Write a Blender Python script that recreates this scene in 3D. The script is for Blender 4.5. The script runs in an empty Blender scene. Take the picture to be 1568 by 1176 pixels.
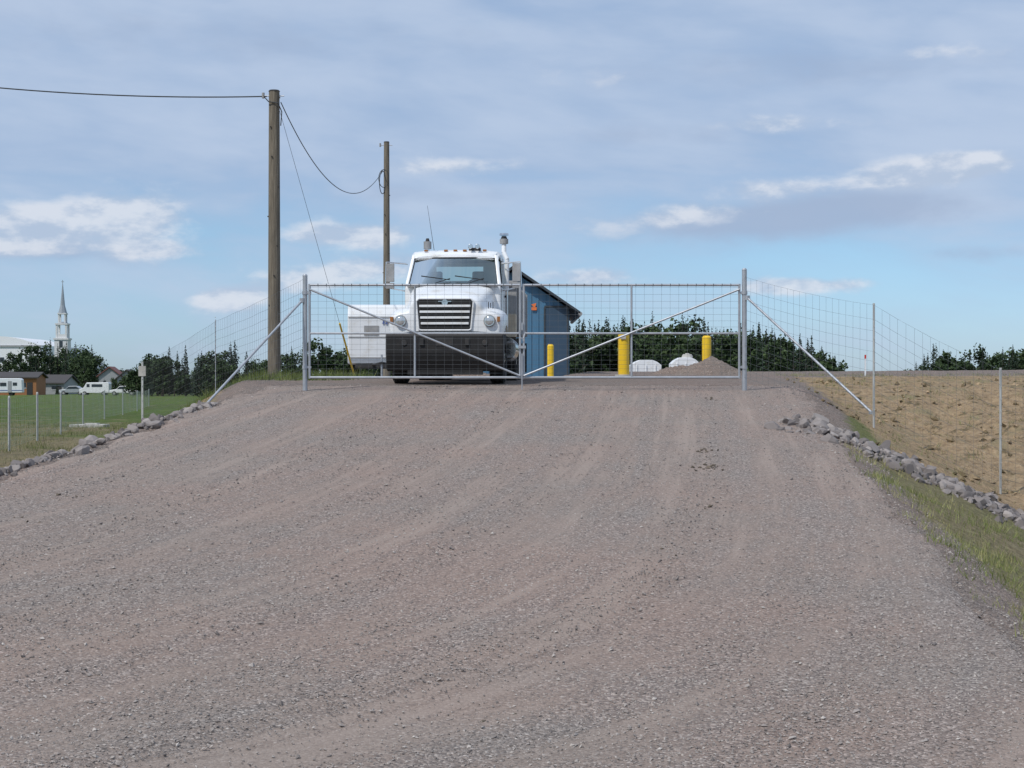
import bpy, math, random
import numpy as np
from mathutils import Vector, Matrix
random.seed(7); rng=np.random.default_rng(7)
S=bpy.context.scene
F=2600.0
def P(px,py,d):  # converts measured bearings to world metres
    return ((px-784)/F*d, d, (583-py)/F*d)

# ------------------------------------------------------------ materials
def newmat(name):
    m=bpy.data.materials.new(name); m.use_nodes=True
    nt=m.node_tree; b=nt.nodes['Principled BSDF']; return m,nt,b
def N(nt,t,**k):
    n=nt.nodes.new(t)
    for a,v in k.items(): setattr(n,a,v)
    return n
def ramp(nt,fac,stops):
    r=N(nt,'ShaderNodeValToRGB'); e=r.color_ramp.elements
    while len(e)<len(stops): e.new(0.5)
    for i,(p,c) in enumerate(stops):
        e[i].position=p; e[i].color=(*c,1) if len(c)==3 else c
    nt.links.new(fac,r.inputs[0]); return r.outputs[0]
def noise(nt,vec,scale,detail=4,rough=0.55,dist=0.0):
    n=N(nt,'ShaderNodeTexNoise'); n.inputs['Scale'].default_value=scale
    n.inputs['Detail'].default_value=detail; n.inputs['Roughness'].default_value=rough
    n.inputs['Distortion'].default_value=dist
    if vec is not None: nt.links.new(vec,n.inputs['Vector'])
    return n.outputs['Fac']
def mth(nt,op,a,b=None,c=None,clamp=False):
    n=N(nt,'ShaderNodeMath',operation=op); n.use_clamp=clamp
    for i,x in enumerate((a,b,c)):
        if x is None: continue
        if isinstance(x,(int,float)): n.inputs[i].default_value=x
        else: nt.links.new(x,n.inputs[i])
    return n.outputs[0]
def mix(nt,fac,a,b,mode='MIX'):
    n=N(nt,'ShaderNodeMix',data_type='RGBA',blend_type=mode)
    for i,x in ((0,fac),(6,a),(7,b)):
        if isinstance(x,(int,float)): n.inputs[i].default_value=x
        elif isinstance(x,tuple): n.inputs[i].default_value=(*x,1)
        else: nt.links.new(x,n.inputs[i])
    return n.outputs[2]
def sstep(nt,x,a,b):
    n=N(nt,'ShaderNodeMapRange',interpolation_type='SMOOTHSTEP')
    nt.links.new(x,n.inputs[0]); n.inputs[1].default_value=a; n.inputs[2].default_value=b
    return n.outputs[0]
def simple(name,col,rough=0.5,metal=0.0,var=0.15,scale=6.0,bump=0.0,dirt=None):
    m,nt,b=newmat(name)
    tc=N(nt,'ShaderNodeTexCoord').outputs['Object']
    f=noise(nt,tc,scale,3,0.6)
    lo=tuple(c*(1-var) for c in col); hi=tuple(min(1,c*(1+var)) for c in col)
    c=ramp(nt,f,[(0.3,lo),(0.7,hi)])
    if dirt:
        f2=noise(nt,tc,scale*0.6,5,0.7)
        c=mix(nt,sstep(nt,f2,0.5,0.75),c,dirt)
    nt.links.new(c,b.inputs['Base Color'])
    b.inputs['Roughness'].default_value=rough; b.inputs['Metallic'].default_value=metal
    return m

M_white=simple('white_paint',(0.74,0.76,0.78),0.3,0,0.04,3,dirt=(0.60,0.58,0.54))
M_galv=simple('galvanized_steel',(0.42,0.44,0.47),0.45,0.55,0.12,9)
M_wire=simple('fence_wire',(0.13,0.14,0.15),0.55,0.3,0.1,4)
M_black=simple('black_plastic',(0.008,0.008,0.009),0.7,0,0.3,8,dirt=(0.018,0.016,0.014))
M_rubber=simple('tyre_rubber',(0.016,0.016,0.016),0.85,0,0.3,8,dirt=(0.05,0.043,0.038))
M_chrome=simple('chrome',(0.7,0.7,0.7),0.15,1.0,0.05,5)
M_grey=simple('grey_steel',(0.33,0.33,0.33),0.5,0.2,0.15,5,dirt=(0.28,0.24,0.2))
M_dark=simple('dark_steel',(0.03,0.03,0.032),0.7,0.1,0.2,5,dirt=(0.07,0.06,0.05))
M_seat=simple('seat_fabric',(0.28,0.29,0.30),0.8,0,0.1,9)
M_amber=simple('amber_lens',(0.30,0.12,0.03),0.25,0,0.05)
M_red=simple('red_paint',(0.55,0.04,0.03),0.4,0,0.1)
M_redl=simple('red_lettering',(0.42,0.12,0.12),0.4,0,0.1)
M_bluep=simple('blue_lettering',(0.10,0.14,0.32),0.4,0,0.1)
M_yellow=simple('yellow_bollard_paint',(0.80,0.52,0.02),0.45,0,0.06,4,dirt=(0.6,0.40,0.05))
M_cable=simple('cable',(0.05,0.055,0.06),0.5,0.2,0.2)
M_orange=simple('orange_sign',(0.8,0.2,0.05),0.5,0,0.05)
M_conc=simple('concrete',(0.42,0.41,0.38),0.85,0,0.12,3)
M_lens=simple('headlamp_lens',(0.6,0.62,0.63),0.08,0.6,0.05)
def wood():
    m,nt,b=newmat('weathered_pole_wood')
    tc=N(nt,'ShaderNodeTexCoord').outputs['Object']
    mp=N(nt,'ShaderNodeMapping'); mp.inputs['Scale'].default_value=(14,14,0.7); nt.links.new(tc,mp.inputs[0])
    f=noise(nt,mp.outputs[0],2.5,6,0.65)
    c=ramp(nt,f,[(0.3,(0.08,0.068,0.052)),(0.55,(0.175,0.15,0.115)),(0.75,(0.27,0.24,0.19))])
    nt.links.new(c,b.inputs['Base Color']); b.inputs['Roughness'].default_value=0.9
    bp=N(nt,'ShaderNodeBump'); bp.inputs['Strength'].default_value=0.6; bp.inputs['Distance'].default_value=0.02
    nt.links.new(f,bp.inputs['Height']); nt.links.new(bp.outputs[0],b.inputs['Normal'])
    return m
M_wood=wood()
def glass():
    m,nt,b=newmat('tinted_glass')
    out=nt.nodes['Material Output']
    t=N(nt,'ShaderNodeBsdfTransparent'); t.inputs[0].default_value=(0.50,0.60,0.55,1)
    g=N(nt,'ShaderNodeBsdfGlossy'); g.inputs['Roughness'].default_value=0.03; g.inputs[0].default_value=(0.85,0.9,0.9,1)
    fr=N(nt,'ShaderNodeFresnel'); fr.inputs[0].default_value=1.5
    f=mth(nt,'ADD',fr.outputs[0],0.03)
    mx=N(nt,'ShaderNodeMixShader'); nt.links.new(f,mx.inputs[0]); nt.links.new(t.outputs[0],mx.inputs[1]); nt.links.new(g.outputs[0],mx.inputs[2])
    nt.links.new(mx.outputs[0],out.inputs[0]); return m
M_glass=glass()
M_win=simple('dark_window',(0.03,0.04,0.05),0.1,0,0.2)
def attrmat(name,c0,c1,c2,rough=0.75,mott=None):
    m,nt,b=newmat(name)
    a=N(nt,'ShaderNodeAttribute',attribute_name='shade').outputs['Fac']
    c=ramp(nt,a,[(0.0,c0),(0.5,c1),(1.0,c2)])
    if mott:
        tc=N(nt,'ShaderNodeTexCoord').outputs['Object']
        c=mix(nt,mth(nt,'MULTIPLY',noise(nt,tc,14,4,0.7),0.6),c,mott)
    nt.links.new(c,b.inputs['Base Color']); b.inputs['Roughness'].default_value=rough
    b.inputs['Specular IOR Level'].default_value=0.2
    return m
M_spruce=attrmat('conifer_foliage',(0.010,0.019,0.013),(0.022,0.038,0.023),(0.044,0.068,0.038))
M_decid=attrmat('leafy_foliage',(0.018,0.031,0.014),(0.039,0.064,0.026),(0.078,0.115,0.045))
M_grass=attrmat('grass_blades',(0.06,0.085,0.02),(0.14,0.18,0.05),(0.38,0.34,0.17))
M_rock=attrmat('quarried_rock',(0.11,0.10,0.10),(0.235,0.21,0.205),(0.42,0.38,0.36),0.9,(0.13,0.115,0.105))
M_stone=attrmat('gravel_stone',(0.125,0.112,0.107),(0.26,0.23,0.213),(0.46,0.42,0.385),0.9)
M_clod=attrmat('soil_clod',(0.06,0.05,0.04),(0.11,0.092,0.072),(0.17,0.14,0.11),0.95)

# ------------------------------------------------------------ mesh builder
class MB:
    def __init__(s): s.v=[];s.f=[];s.m=[];s.mats=[]
    def mi(s,mat):
        if mat not in s.mats: s.mats.append(mat)
        return s.mats.index(mat)
    def add(s,vs,fs,mat):
        o=len(s.v); k=s.mi(mat)
        s.v+= [tuple(v) for v in vs]
        for f in fs: s.f.append(tuple(i+o for i in f)); s.m.append(k)
        return s
    def box(s,c,size,mat,rot=None):
        x,y,z=[q/2 for q in size]
        vs=[Vector((sx*x,sy*y,sz*z)) for sz in(-1,1) for sy in(-1,1) for sx in(-1,1)]
        if rot: vs=[rot@v for v in vs]
        vs=[v+Vector(c) for v in vs]
        return s.add(vs,[(0,2,3,1),(4,5,7,6),(0,1,5,4),(2,6,7,3),(0,4,6,2),(1,3,7,5)],mat)
    def cyl(s,p0,p1,r0,r1,n,mat,caps=True):
        p0=Vector(p0);p1=Vector(p1);ax=(p1-p0).normalized()
        a=ax.orthogonal().normalized(); b=ax.cross(a)
        vs=[]
        for p,r in((p0,r0),(p1,r1)):
            for i in range(n):
                t=2*math.pi*i/n; vs.append(p+a*math.cos(t)*r+b*math.sin(t)*r)
        fs=[(i,(i+1)%n,n+(i+1)%n,n+i) for i in range(n)]
        if caps: fs+= [tuple(range(n))[::-1],tuple(range(n,2*n))]
        return s.add(vs,fs,mat)
    def tube(s,pts,r,n,mat):
        for a,b in zip(pts[:-1],pts[1:]): s.cyl(a,b,r,r,n,mat)
        return s
    def prism(s,prof,x0,x1,mat,axis='x'):
        n=len(prof)
        if axis=='x': vs=[(x0,a,z) for a,z in prof]+[(x1,a,z) for a,z in prof]
        else: vs=[(a,x0,z) for a,z in prof]+[(a,x1,z) for a,z in prof]
        fs=[(i,(i+1)%n,n+(i+1)%n,n+i) for i in range(n)]+[tuple(range(n))[::-1],tuple(range(n,2*n))]
        return s.add(vs,fs,mat)
    def obj(s,name,parent=None,bevel=0,smooth=False,loc=None,rotz=0,subsurf=0):
        me=bpy.data.meshes.new(name); me.from_pydata(s.v,[],s.f)
        for m in s.mats: me.materials.append(m)
        me.polygons.foreach_set('material_index',s.m)
        import bmesh
        bm=bmesh.new(); bm.from_mesh(me); bmesh.ops.recalc_face_normals(bm,faces=bm.faces); bm.to_mesh(me); bm.free()
        ob=bpy.data.objects.new(name,me); S.collection.objects.link(ob)
        if parent: ob.parent=parent
        if loc: ob.location=loc
        ob.rotation_euler[2]=rotz
        if bevel:
            b=ob.modifiers.new('b','BEVEL'); b.width=bevel; b.segments=2; b.limit_method='ANGLE'; b.angle_limit=math.radians(35)
        if subsurf:
            b=ob.modifiers.new('s','SUBSURF'); b.levels=subsurf; b.render_levels=subsurf
        if smooth:
            me.polygons.foreach_set('use_smooth',[True]*len(me.polygons))
            if not subsurf:
                try: me.set_sharp_from_angle(angle=math.radians(38))
                except Exception: pass
        return ob
def empty(name,loc=(0,0,0),rotz=0):
    e=bpy.data.objects.new(name,None); S.collection.objects.link(e); e.location=loc; e.rotation_euler[2]=rotz; e.empty_display_size=0.3
    return e
def npmesh(name,V,Fc,mats,shade=None,matidx=None,smooth=False):
    me=bpy.data.meshes.new(name)
    V=np.asarray(V,dtype=np.float32); Fc=np.asarray(Fc,dtype=np.int32); k=Fc.shape[1]
    me.vertices.add(len(V)); me.vertices.foreach_set('co',V.ravel())
    me.loops.add(Fc.size); me.loops.foreach_set('vertex_index',Fc.ravel())
    me.polygons.add(len(Fc)); me.polygons.foreach_set('loop_start',np.arange(0,Fc.size,k,dtype=np.int32))
    me.polygons.foreach_set('loop_total',np.full(len(Fc),k,dtype=np.int32))
    for m in mats: me.materials.append(m)
    if matidx is not None: me.polygons.foreach_set('material_index',np.asarray(matidx,dtype=np.int32))
    me.polygons.foreach_set('use_smooth',np.full(len(Fc),smooth))
    me.update(calc_edges=True)
    if shade is not None:
        a=me.attributes.new('shade','FLOAT','POINT'); a.data.foreach_set('value',np.asarray(shade,dtype=np.float32))
    ob=bpy.data.objects.new(name,me); S.collection.objects.link(ob); return ob

# ------------------------------------------------------------ terrain
RD=[-60,0,28.5,30,31.3,34,38,45,70,110,160,400,5000]
RZ=[-7.0,-2.65,-0.40,-0.30,-0.20,-0.06,0.0,0.08,0.10,-0.4,-2.2,-2.5,-2.5]
NRd=[-60,0,10,22,26,31,36,42,60,90,130,180,5000]
NRz=[-8,-3.6,-2.9,-2.25,-1.98,-0.95,-0.22,0.10,0.33,0.30,-0.2,-2.3,-2.5]
NLd=[-60,0,10,20,30,45,60,100,300,5000]
NLz=[-8,-3.8,-2.9,-2.2,-1.85,-1.72,-1.75,-1.95,-2.4,-2.5]
def smax(a,b,k=0.18):
    h=np.clip(0.5+0.5*(a-b)/k,0,1); return b+(a-b)*h+k*h*(1-h)
def ninterp(d,X,Z):
    return (np.interp(d-1.2,X,Z)+np.interp(d,X,Z)*2+np.interp(d+1.2,X,Z))/4
def wav(x,y,s,ph=0):
    return (np.sin(x*1.7*s+1.3+ph+1.1*np.sin(y*0.9*s))+np.sin(y*1.3*s+2.1*ph+0.9*np.sin(x*1.1*s+2))+np.sin((x+y)*2.9*s+ph)*0.5+np.sin((x-1.7*y)*4.7*s+ph*3)*0.3)/2.8
def uL(d): return np.interp(d,[0,31,38,43,60,120],[-7.55,-7.55,-9.2,-10.0,-13.5,-22])
def uR(d): return np.interp(d,[0,24,30],[2.5,2.5,2.85])
def terrain(x,d):
    x=np.asarray(x,float); d=np.asarray(d,float)
    u=x-0.085*np.minimum(d,60)
    R=ninterp(d,RD,RZ)
    l=uL(d)+0.2*wav(d,d*0.3,0.7); r=uR(d)+0.15*wav(d,x*0,0.9,2)
    El=R-0.5*np.maximum(0,l-u); Er=R-0.45*np.maximum(0,u-r)
    amp=np.clip((np.abs(u+2.4)-5.5)/3,0,1)
    rel=0.16*wav(x,d,0.8,1)+0.09*wav(x,d,2.6,3)+0.045*wav(x,d,6.1,5)
    rill=-0.10*np.abs(np.sin(x*2.3+0.9*np.sin(d*0.8)+1.3*np.sin(x*0.7)))**3
    NL=ninterp(d,NLd,NLz)+0.10*wav(x,d,0.5)*amp; NR=ninterp(d,NRd,NRz)+(rel+rill)*amp*np.clip((44-d)/8,0.10,1)
    NR=NR+0.12*np.clip((x-10)/20,0,1)
    El=np.maximum(El,-30); Er=np.maximum(Er,-30)
    z=np.where(u<-2.4,smax(El,NL),smax(Er,NR))
    z=np.where((u>=-2.4)&(u<r)&(d<36),R,z); z=np.where((u<=-2.4)&(u>l),R,z)
    return z
def tz(x,d): return float(terrain(x,d))
def grow(start,step,mult,end):
    out=[];x=start
    while x<end: step*=mult; x+=step; out.append(x)
    return out
xs=np.array([-q for q in grow(16,0.22,1.09,5000)][::-1]+list(np.arange(-16,16.01,0.2))+grow(16,0.22,1.09,5000))
ds=np.array([-q for q in grow(2,0.4,1.15,3000)][::-1]+list(np.arange(-2,60.01,0.2))+grow(60,0.3,1.07,6000))
X,D=np.meshgrid(xs,ds); Z=terrain(X,D)
U=X-0.085*np.minimum(D,60)
sink=np.clip(np.minimum(U-(-7.3),uR(D)-0.2-U)/0.3,0,1)*(D<33.5)*(D>-40)
Z=Z-0.06*sink-0.05*((D<33)&(U>-7.3)&(U<uR(D)-0.2))
nx,ny=len(xs),len(ds)
V=np.stack([X,D,Z],-1).reshape(-1,3)
I=np.arange(nx*ny).reshape(ny,nx)
Fc=np.stack([I[:-1,:-1],I[:-1,1:],I[1:,1:],I[1:,:-1]],-1).reshape(-1,4)
def sm(x,a,b): t=np.clip((x-a)/(b-a),0,1); return t*t*(3-2*t)
l=uL(D)
gravel=sm(U,l-0.9,l-0.2)*np.where(D<34,1-sm(U,uR(D)-0.1,uR(D)+0.9),1-sm(D,100,120))
gravel=np.where((D>=34)&(X>3),np.minimum(gravel,np.maximum(sm(D-0.25*(X-6),40.0,43.5),1-sm(U,2.9,4.0))),gravel)
s0_=np.interp(D,[20,23.5,26,31],[5.6,4.6,3.0,2.5])
sand=sm(U,s0_,s0_+1.2)*sm(D,13,22)*(1-sm(X,70,90))*(1-sm(D,60,90))*0.95
sand=np.maximum(sand,0.62*(1-sm(U,-9.5,-7.9))*sm(U,-17,-12)*(1-sm(D,44,52))*sm(D,5,10))

def gravel_nodes(nt,vec,streak=None):
    v1=N(nt,'ShaderNodeTexVoronoi'); v1.inputs['Scale'].default_value=62; nt.links.new(vec,v1.inputs['Vector'])
    sep=N(nt,'ShaderNodeSeparateColor'); nt.links.new(v1.outputs['Color'],sep.inputs[0])
    fine=noise(nt,vec,70,4,0.78)
    big=noise(nt,vec,1.1,5,0.62,0.3)
    dirt=ramp(nt,fine,[(0.3,(0.185,0.147,0.126)),(0.52,(0.272,0.220,0.190)),(0.75,(0.37,0.31,0.272))])
    stone=ramp(nt,sep.outputs[0],[(0.0,(0.125,0.114,0.110)),(0.5,(0.232,0.206,0.193)),(0.85,(0.34,0.308,0.288)),(1.0,(0.52,0.48,0.45))])
    f=mth(nt,'ADD',mth(nt,'MULTIPLY',big,0.65),0.20)
    if streak is not None: f=mth(nt,'ADD',f,streak)
    fs=sstep(nt,mth(nt,'ADD',f,mth(nt,'MULTIPLY',mth(nt,'SUBTRACT',sep.outputs[1],0.5),0.55)),0.34,0.80)
    c=mix(nt,mth(nt,'ADD',0.28,mth(nt,'MULTIPLY',fs,0.60)),dirt,stone)
    tint=ramp(nt,noise(nt,vec,0.4,3,0.6),[(0.35,(1.08,0.98,0.93)),(0.65,(0.99,0.98,0.96))])
    c=mix(nt,1.0,c,tint,'MULTIPLY')
    hgt=mth(nt,'ADD',mth(nt,'MULTIPLY',mth(nt,'SUBTRACT',1.0,v1.outputs['Distance']),mth(nt,'ADD',mth(nt,'MULTIPLY',fs,0.7),0.25)),mth(nt,'MULTIPLY',fine,0.8))
    return c,hgt,fs

def ground_mat():
    m,nt,b=newmat('ground_soil_grass_gravel')
    pos=N(nt,'ShaderNodeNewGeometry').outputs['Position']
    gc,gh,_=gravel_nodes(nt,pos)
    n1=noise(nt,pos,0.9,5,0.65); n2=noise(nt,pos,9,5,0.7); n3=noise(nt,pos,0.05,3,0.6); n4=noise(nt,pos,3.0,6,0.75,0.3)
    green=ramp(nt,n2,[(0.3,(0.045,0.070,0.018)),(0.5,(0.085,0.130,0.032)),(0.75,(0.155,0.185,0.065))])
    dry=ramp(nt,n2,[(0.3,(0.15,0.12,0.07)),(0.6,(0.29,0.245,0.145)),(0.8,(0.37,0.325,0.21))])
    fieldA=N(nt,'ShaderNodeAttribute',attribute_name='near').outputs['Fac']
    g=mix(nt,sstep(nt,mth(nt,'ADD',n1,mth(nt,'MULTIPLY',fieldA,0.30)),0.50,0.72),green,dry)
    g=mix(nt,mth(nt,'MULTIPLY',sstep(nt,n3,0.45,0.62),0.6),g,(0.10,0.16,0.03))
    sandc=ramp(nt,n2,[(0.25,(0.22,0.155,0.095)),(0.5,(0.395,0.285,0.175)),(0.8,(0.52,0.40,0.265))])
    sandc=mix(nt,mth(nt,'MULTIPLY',sstep(nt,n4,0.54,0.61),0.85),sandc,(0.145,0.115,0.065))
    sandc=mix(nt,mth(nt,'MULTIPLY',sstep(nt,n1,0.52,0.64),0.7),sandc,(0.28,0.24,0.145))
    sa=N(nt,'ShaderNodeAttribute',attribute_name='sand').outputs['Fac']
    ga=N(nt,'ShaderNodeAttribute',attribute_name='gravel').outputs['Fac']
    c=mix(nt,sstep(nt,mth(nt,'ADD',sa,mth(nt,'MULTIPLY',mth(nt,'SUBTRACT',n1,0.5),1.2)),0.35,0.6),g,sandc)
    c=mix(nt,sstep(nt,mth(nt,'ADD',ga,mth(nt,'MULTIPLY',mth(nt,'SUBTRACT',n4,0.5),1.0)),0.35,0.65),c,gc)
    nt.links.new(c,b.inputs['Base Color']); b.inputs['Roughness'].default_value=0.95; b.inputs['Specular IOR Level'].default_value=0.15
    bp=N(nt,'ShaderNodeBump'); bp.inputs['Strength'].default_value=0.95; bp.inputs['Distance'].default_value=0.09
    h=mth(nt,'ADD',n2,mth(nt,'MULTIPLY',n4,2.4))
    nt.links.new(h,bp.inputs['Height']); nt.links.new(bp.outputs[0],b.inputs['Normal'])
    return m
M_ground=ground_mat()
g=npmesh('ground',V,Fc,[M_ground],smooth=True)
def attr(ob,name,arr):
    a=ob.data.attributes.new(name,'FLOAT','POINT'); a.data.foreach_set('value',np.asarray(arr,dtype=np.float32).ravel())
attr(g,'gravel',gravel); attr(g,'sand',sand); attr(g,'near',1-sm(D,45,90))

# road sheet
us=np.arange(-7.9,3.31,0.12); dd=np.concatenate([-np.array(grow(0,0.3,1.1,38))[::-1],np.arange(0,34.01,0.1)])
UU,DD=np.meshgrid(us,dd)
def warpu(u,d): return u+3.2*np.exp(-(np.maximum(d,8.5)-9.8)/5.5)*(1-sm(u,-4.5,5.5))
XX=UU+0.085*np.minimum(DD,60)
def edges(u,d):
    le=-7.45+0.2*wav(d,d*0.3,1.3,1)+0.08*wav(d,d,4.1); re=uR(d)-0.05+0.16*wav(d,d*0.2,1.1,4)+0.07*wav(d,d,4.5,1)
    return np.minimum(u-le,re-u)
edge=edges(UU,DD)
base=terrain(XX,DD)
TR=warpu(UU,DD)
rut=-0.009*(np.exp(-((TR+0.8)/0.3)**2)+np.exp(-((TR-1.0)/0.3)**2)+np.exp(-((TR+4.2)/0.35)**2)+np.exp(-((TR+2.6)/0.35)**2))
ZZ=base+0.03+rut+0.0012*wav(XX*4,DD*2,1.0)+0.003*wav(XX*1.3,DD*.4,1.0)
ZZ=ZZ-0.16*(1-sm(edge,-0.25,0.2))-0.14*sm(DD,32.6,33.9)
V=np.stack([XX,DD,ZZ],-1).reshape(-1,3); ny,nx=UU.shape
I=np.arange(nx*ny).reshape(ny,nx)
Fc=np.stack([I[:-1,:-1],I[:-1,1:],I[1:,1:],I[1:,:-1]],-1).reshape(-1,4)
def road_mat():
    m,nt,b=newmat('gravel_road_surface')
    pos=N(nt,'ShaderNodeNewGeometry').outputs['Position']
    a=N(nt,'ShaderNodeAttribute',attribute_name='trk').outputs['Vector']
    mp=N(nt,'ShaderNodeMapping'); mp.inputs['Scale'].default_value=(1.0,0.035,1); nt.links.new(a,mp.inputs[0])
    s1=noise(nt,mp.outputs[0],1.9,3,0.55,0.15)
    s2=noise(nt,mp.outputs[0],8.0,3,0.6,0.1)
    st=mth(nt,'ADD',mth(nt,'MULTIPLY',mth(nt,'SUBTRACT',s1,0.5),1.5),mth(nt,'MULTIPLY',mth(nt,'SUBTRACT',s2,0.5),1.1))
    c,h,fs=gravel_nodes(nt,pos,st)
    pale=sstep(nt,mth(nt,'ADD',mth(nt,'MULTIPLY',s1,0.5),mth(nt,'MULTIPLY',s2,0.5)),0.50,0.36)
    c=mix(nt,mth(nt,'MULTIPLY',pale,0.32),c,(0.385,0.322,0.282))
    nt.links.new(c,b.inputs['Base Color']); b.inputs['Roughness'].default_value=0.95; b.inputs['Specular IOR Level'].default_value=0.15
    bp=N(nt,'ShaderNodeBump'); bp.inputs['Strength'].default_value=0.85; bp.inputs['Distance'].default_value=0.013
    nt.links.new(h,bp.inputs['Height']); nt.links.new(bp.outputs[0],b.inputs['Normal'])
    return m
rd=npmesh('gravel_road',V,Fc,[road_mat()],smooth=True)
a=rd.data.attributes.new('trk','FLOAT_VECTOR','POINT'); a.data.foreach_set('vector',np.stack([TR,DD,DD*0],-1).astype(np.float32).ravel())

# ------------------------------------------------------------ scattered stones
def rocks(name,C,size,mat,shade,flat=0.65,sub=False):
    n=len(C)
    if not sub:
        bv=np.array([(1,0,0),(-1,0,0),(0,1,0),(0,-1,0),(0,0,1),(0,0,-1)],float)
        bf=np.array([(0,2,4),(2,1,4),(1,3,4),(3,0,4),(2,0,5),(1,2,5),(3,1,5),(0,3,5)])
    else:
        import bmesh
        bm=bmesh.new(); bmesh.ops.create_icosphere(bm,subdivisions=2,radius=1)
        bv=np.array([v.co[:] for v in bm.verts]); bf=np.array([[v.index for v in f.verts] for f in bm.faces]); bm.free()
    k=len(bv)
    V=np.repeat(bv[None],n,0)
    if sub:
        for _ in range(12):
            nrm=rng.normal(size=(n,1,3)); nrm/=np.linalg.norm(nrm,axis=2)[:,:,None]
            dist=rng.uniform(0.35,0.75,(n,1,1))
            dp=(V*nrm).sum(2)[:,:,None]; V=V-nrm*np.maximum(dp-dist,0)
        V=V*1.3
    else: V=V*rng.uniform(0.6,1.35,(n,k,1))+rng.normal(scale=0.12,size=(n,k,3))
    V=V*np.stack([rng.uniform(0.7,1.4,n),rng.uniform(0.6,1.1,n),rng.uniform(0.45,0.85,n)*flat/0.65],1)[:,None,:]
    th=rng.uniform(0,6.28,n); c,s=np.cos(th)[:,None],np.sin(th)[:,None]
    x=V[...,0]*c-V[...,1]*s; y=V[...,0]*s+V[...,1]*c
    ta=rng.normal(scale=0.45,size=n); c2,s2=np.cos(ta)[:,None],np.sin(ta)[:,None]
    z=V[...,2]*c2+x*s2; x=x*c2-V[...,2]*s2
    V=np.stack([x,y,z],-1)*size[:,None,None]+C[:,None,:]
    Fc=(bf[None]+(np.arange(n)*k)[:,None,None]).reshape(-1,3)
    return npmesh(name,V.reshape(-1,3),Fc,[mat],shade=np.repeat(shade,k))
n=125000
r=rng.uniform(0,1,n); d=1/(1/7.5-r*(1/7.5-1/33.0))
u=rng.uniform(-7.7,3.0,n)
tr=warpu(u,d)
dens=0.55+0.5*np.sin(tr*3.1+0.6+0.4*np.sin(d*0.3))*0.7+0.3*np.sin(tr*7.7+1)+0.15*wav(u*2,d,1.2)
lowr=np.clip(np.minimum(u+7.2,uR(d)-0.3-u)/0.6,0,1); dens=dens*lowr+1.0*(1-lowr)
keep=(rng.uniform(0,1,n)<np.clip(dens,0.18,0.9))&(np.abs((u+0.085*d)/d)<0.33)
u=u[keep];d=d[keep];n=len(u); x=u+0.085*d
sz=np.clip(rng.lognormal(-5.1,0.42,n),0.003,0.022)*np.clip(0.8+d/60,0.8,1.3)
z=terrain(x,d)+0.03-0.16*(1-sm(edges(u,d),-0.25,0.2))+sz*0.15
z=np.maximum(z,terrain(x,d)-0.0)
rocks('loose_gravel',np.stack([x,d,z],1),sz,M_stone,np.clip(rng.normal(0.52,0.24,n),0,1))
C=[];sz_=[]
for px,py,k in((1078,694,14),(1085,718,20),(1090,612,10),(1015,850,3),(1070,785,3),(1230,1025,3),(735,1098,3),(90,765,5),(25,800,5)):
    yy=(py-583)/F; d0=2.65/(yy+0.079); x0=(px-784)/F*d0
    for i in range(k):
        xx=x0+random.gauss(0,0.10);dd_=d0+random.gauss(0,0.16); C.append((xx,dd_,tz(xx,dd_)+0.03)); sz_.append(random.uniform(0.010,0.034)*(0.6 if py>1000 else 1))
rocks('soil_clods',np.array(C),np.array(sz_),M_clod,rng.uniform(0,1,len(C)))
n=1500; x=rng.uniform(5.2,16,n); d=rng.uniform(24.8,41,n); u=x-.085*d; k=(u>2.9)&(x<.34*d)&((wav(x,d,1.1,4)+rng.uniform(-.5,.5,n))>.15); x=x[k];d=d[k]
rocks('earth_clods',np.stack([x,d,terrain(x,d)+.01],1),rng.uniform(.02,.085,len(x)),attrmat('bank_earth',(0.07,0.055,0.03),(0.17,0.13,0.075),(0.38,0.28,0.18),0.95),rng.uniform(0,1,len(x)))
def ripline(name,pts,n,sx,sy,smin,smax_,lift=0.3,sh=.5,fall=0):
    pts=np.array(pts,float); seg=np.linalg.norm(np.diff(pts,axis=0),axis=1); cs=np.concatenate([[0],np.cumsum(seg)])
    t=cs[-1]*rng.uniform(0,1,n)**(1+fall); x=np.interp(t,cs,pts[:,0])+rng.normal(scale=sx,size=n); y=np.interp(t,cs,pts[:,1])+rng.normal(scale=sy,size=n)
    s=rng.uniform(smin,smax_,n)*np.clip(rng.lognormal(0,0.35,n),0.5,1.7)
    z=terrain(x,y)+s*lift
    return rocks(name,np.stack([x,y,z],1),s,M_rock,np.clip(rng.normal(sh,0.27,n),0,1),flat=.75,sub=True)
ripline('riprap_rocks',[(4.15,24.5),(4.9,24.3),(5.7,24.1),(6.4,23.8),(7.4,23.4),(8.6,23.0)],1800,0.14,0.66,0.022,0.085)
ripline('riprap_rocks',[(-5.35,28.3),(-5.58,26.0),(-5.82,23.6),(-6.12,20.9),(-6.3,19.0)],1050,0.20,0.3,0.02,0.080,0.35,.55,.45)

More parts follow.
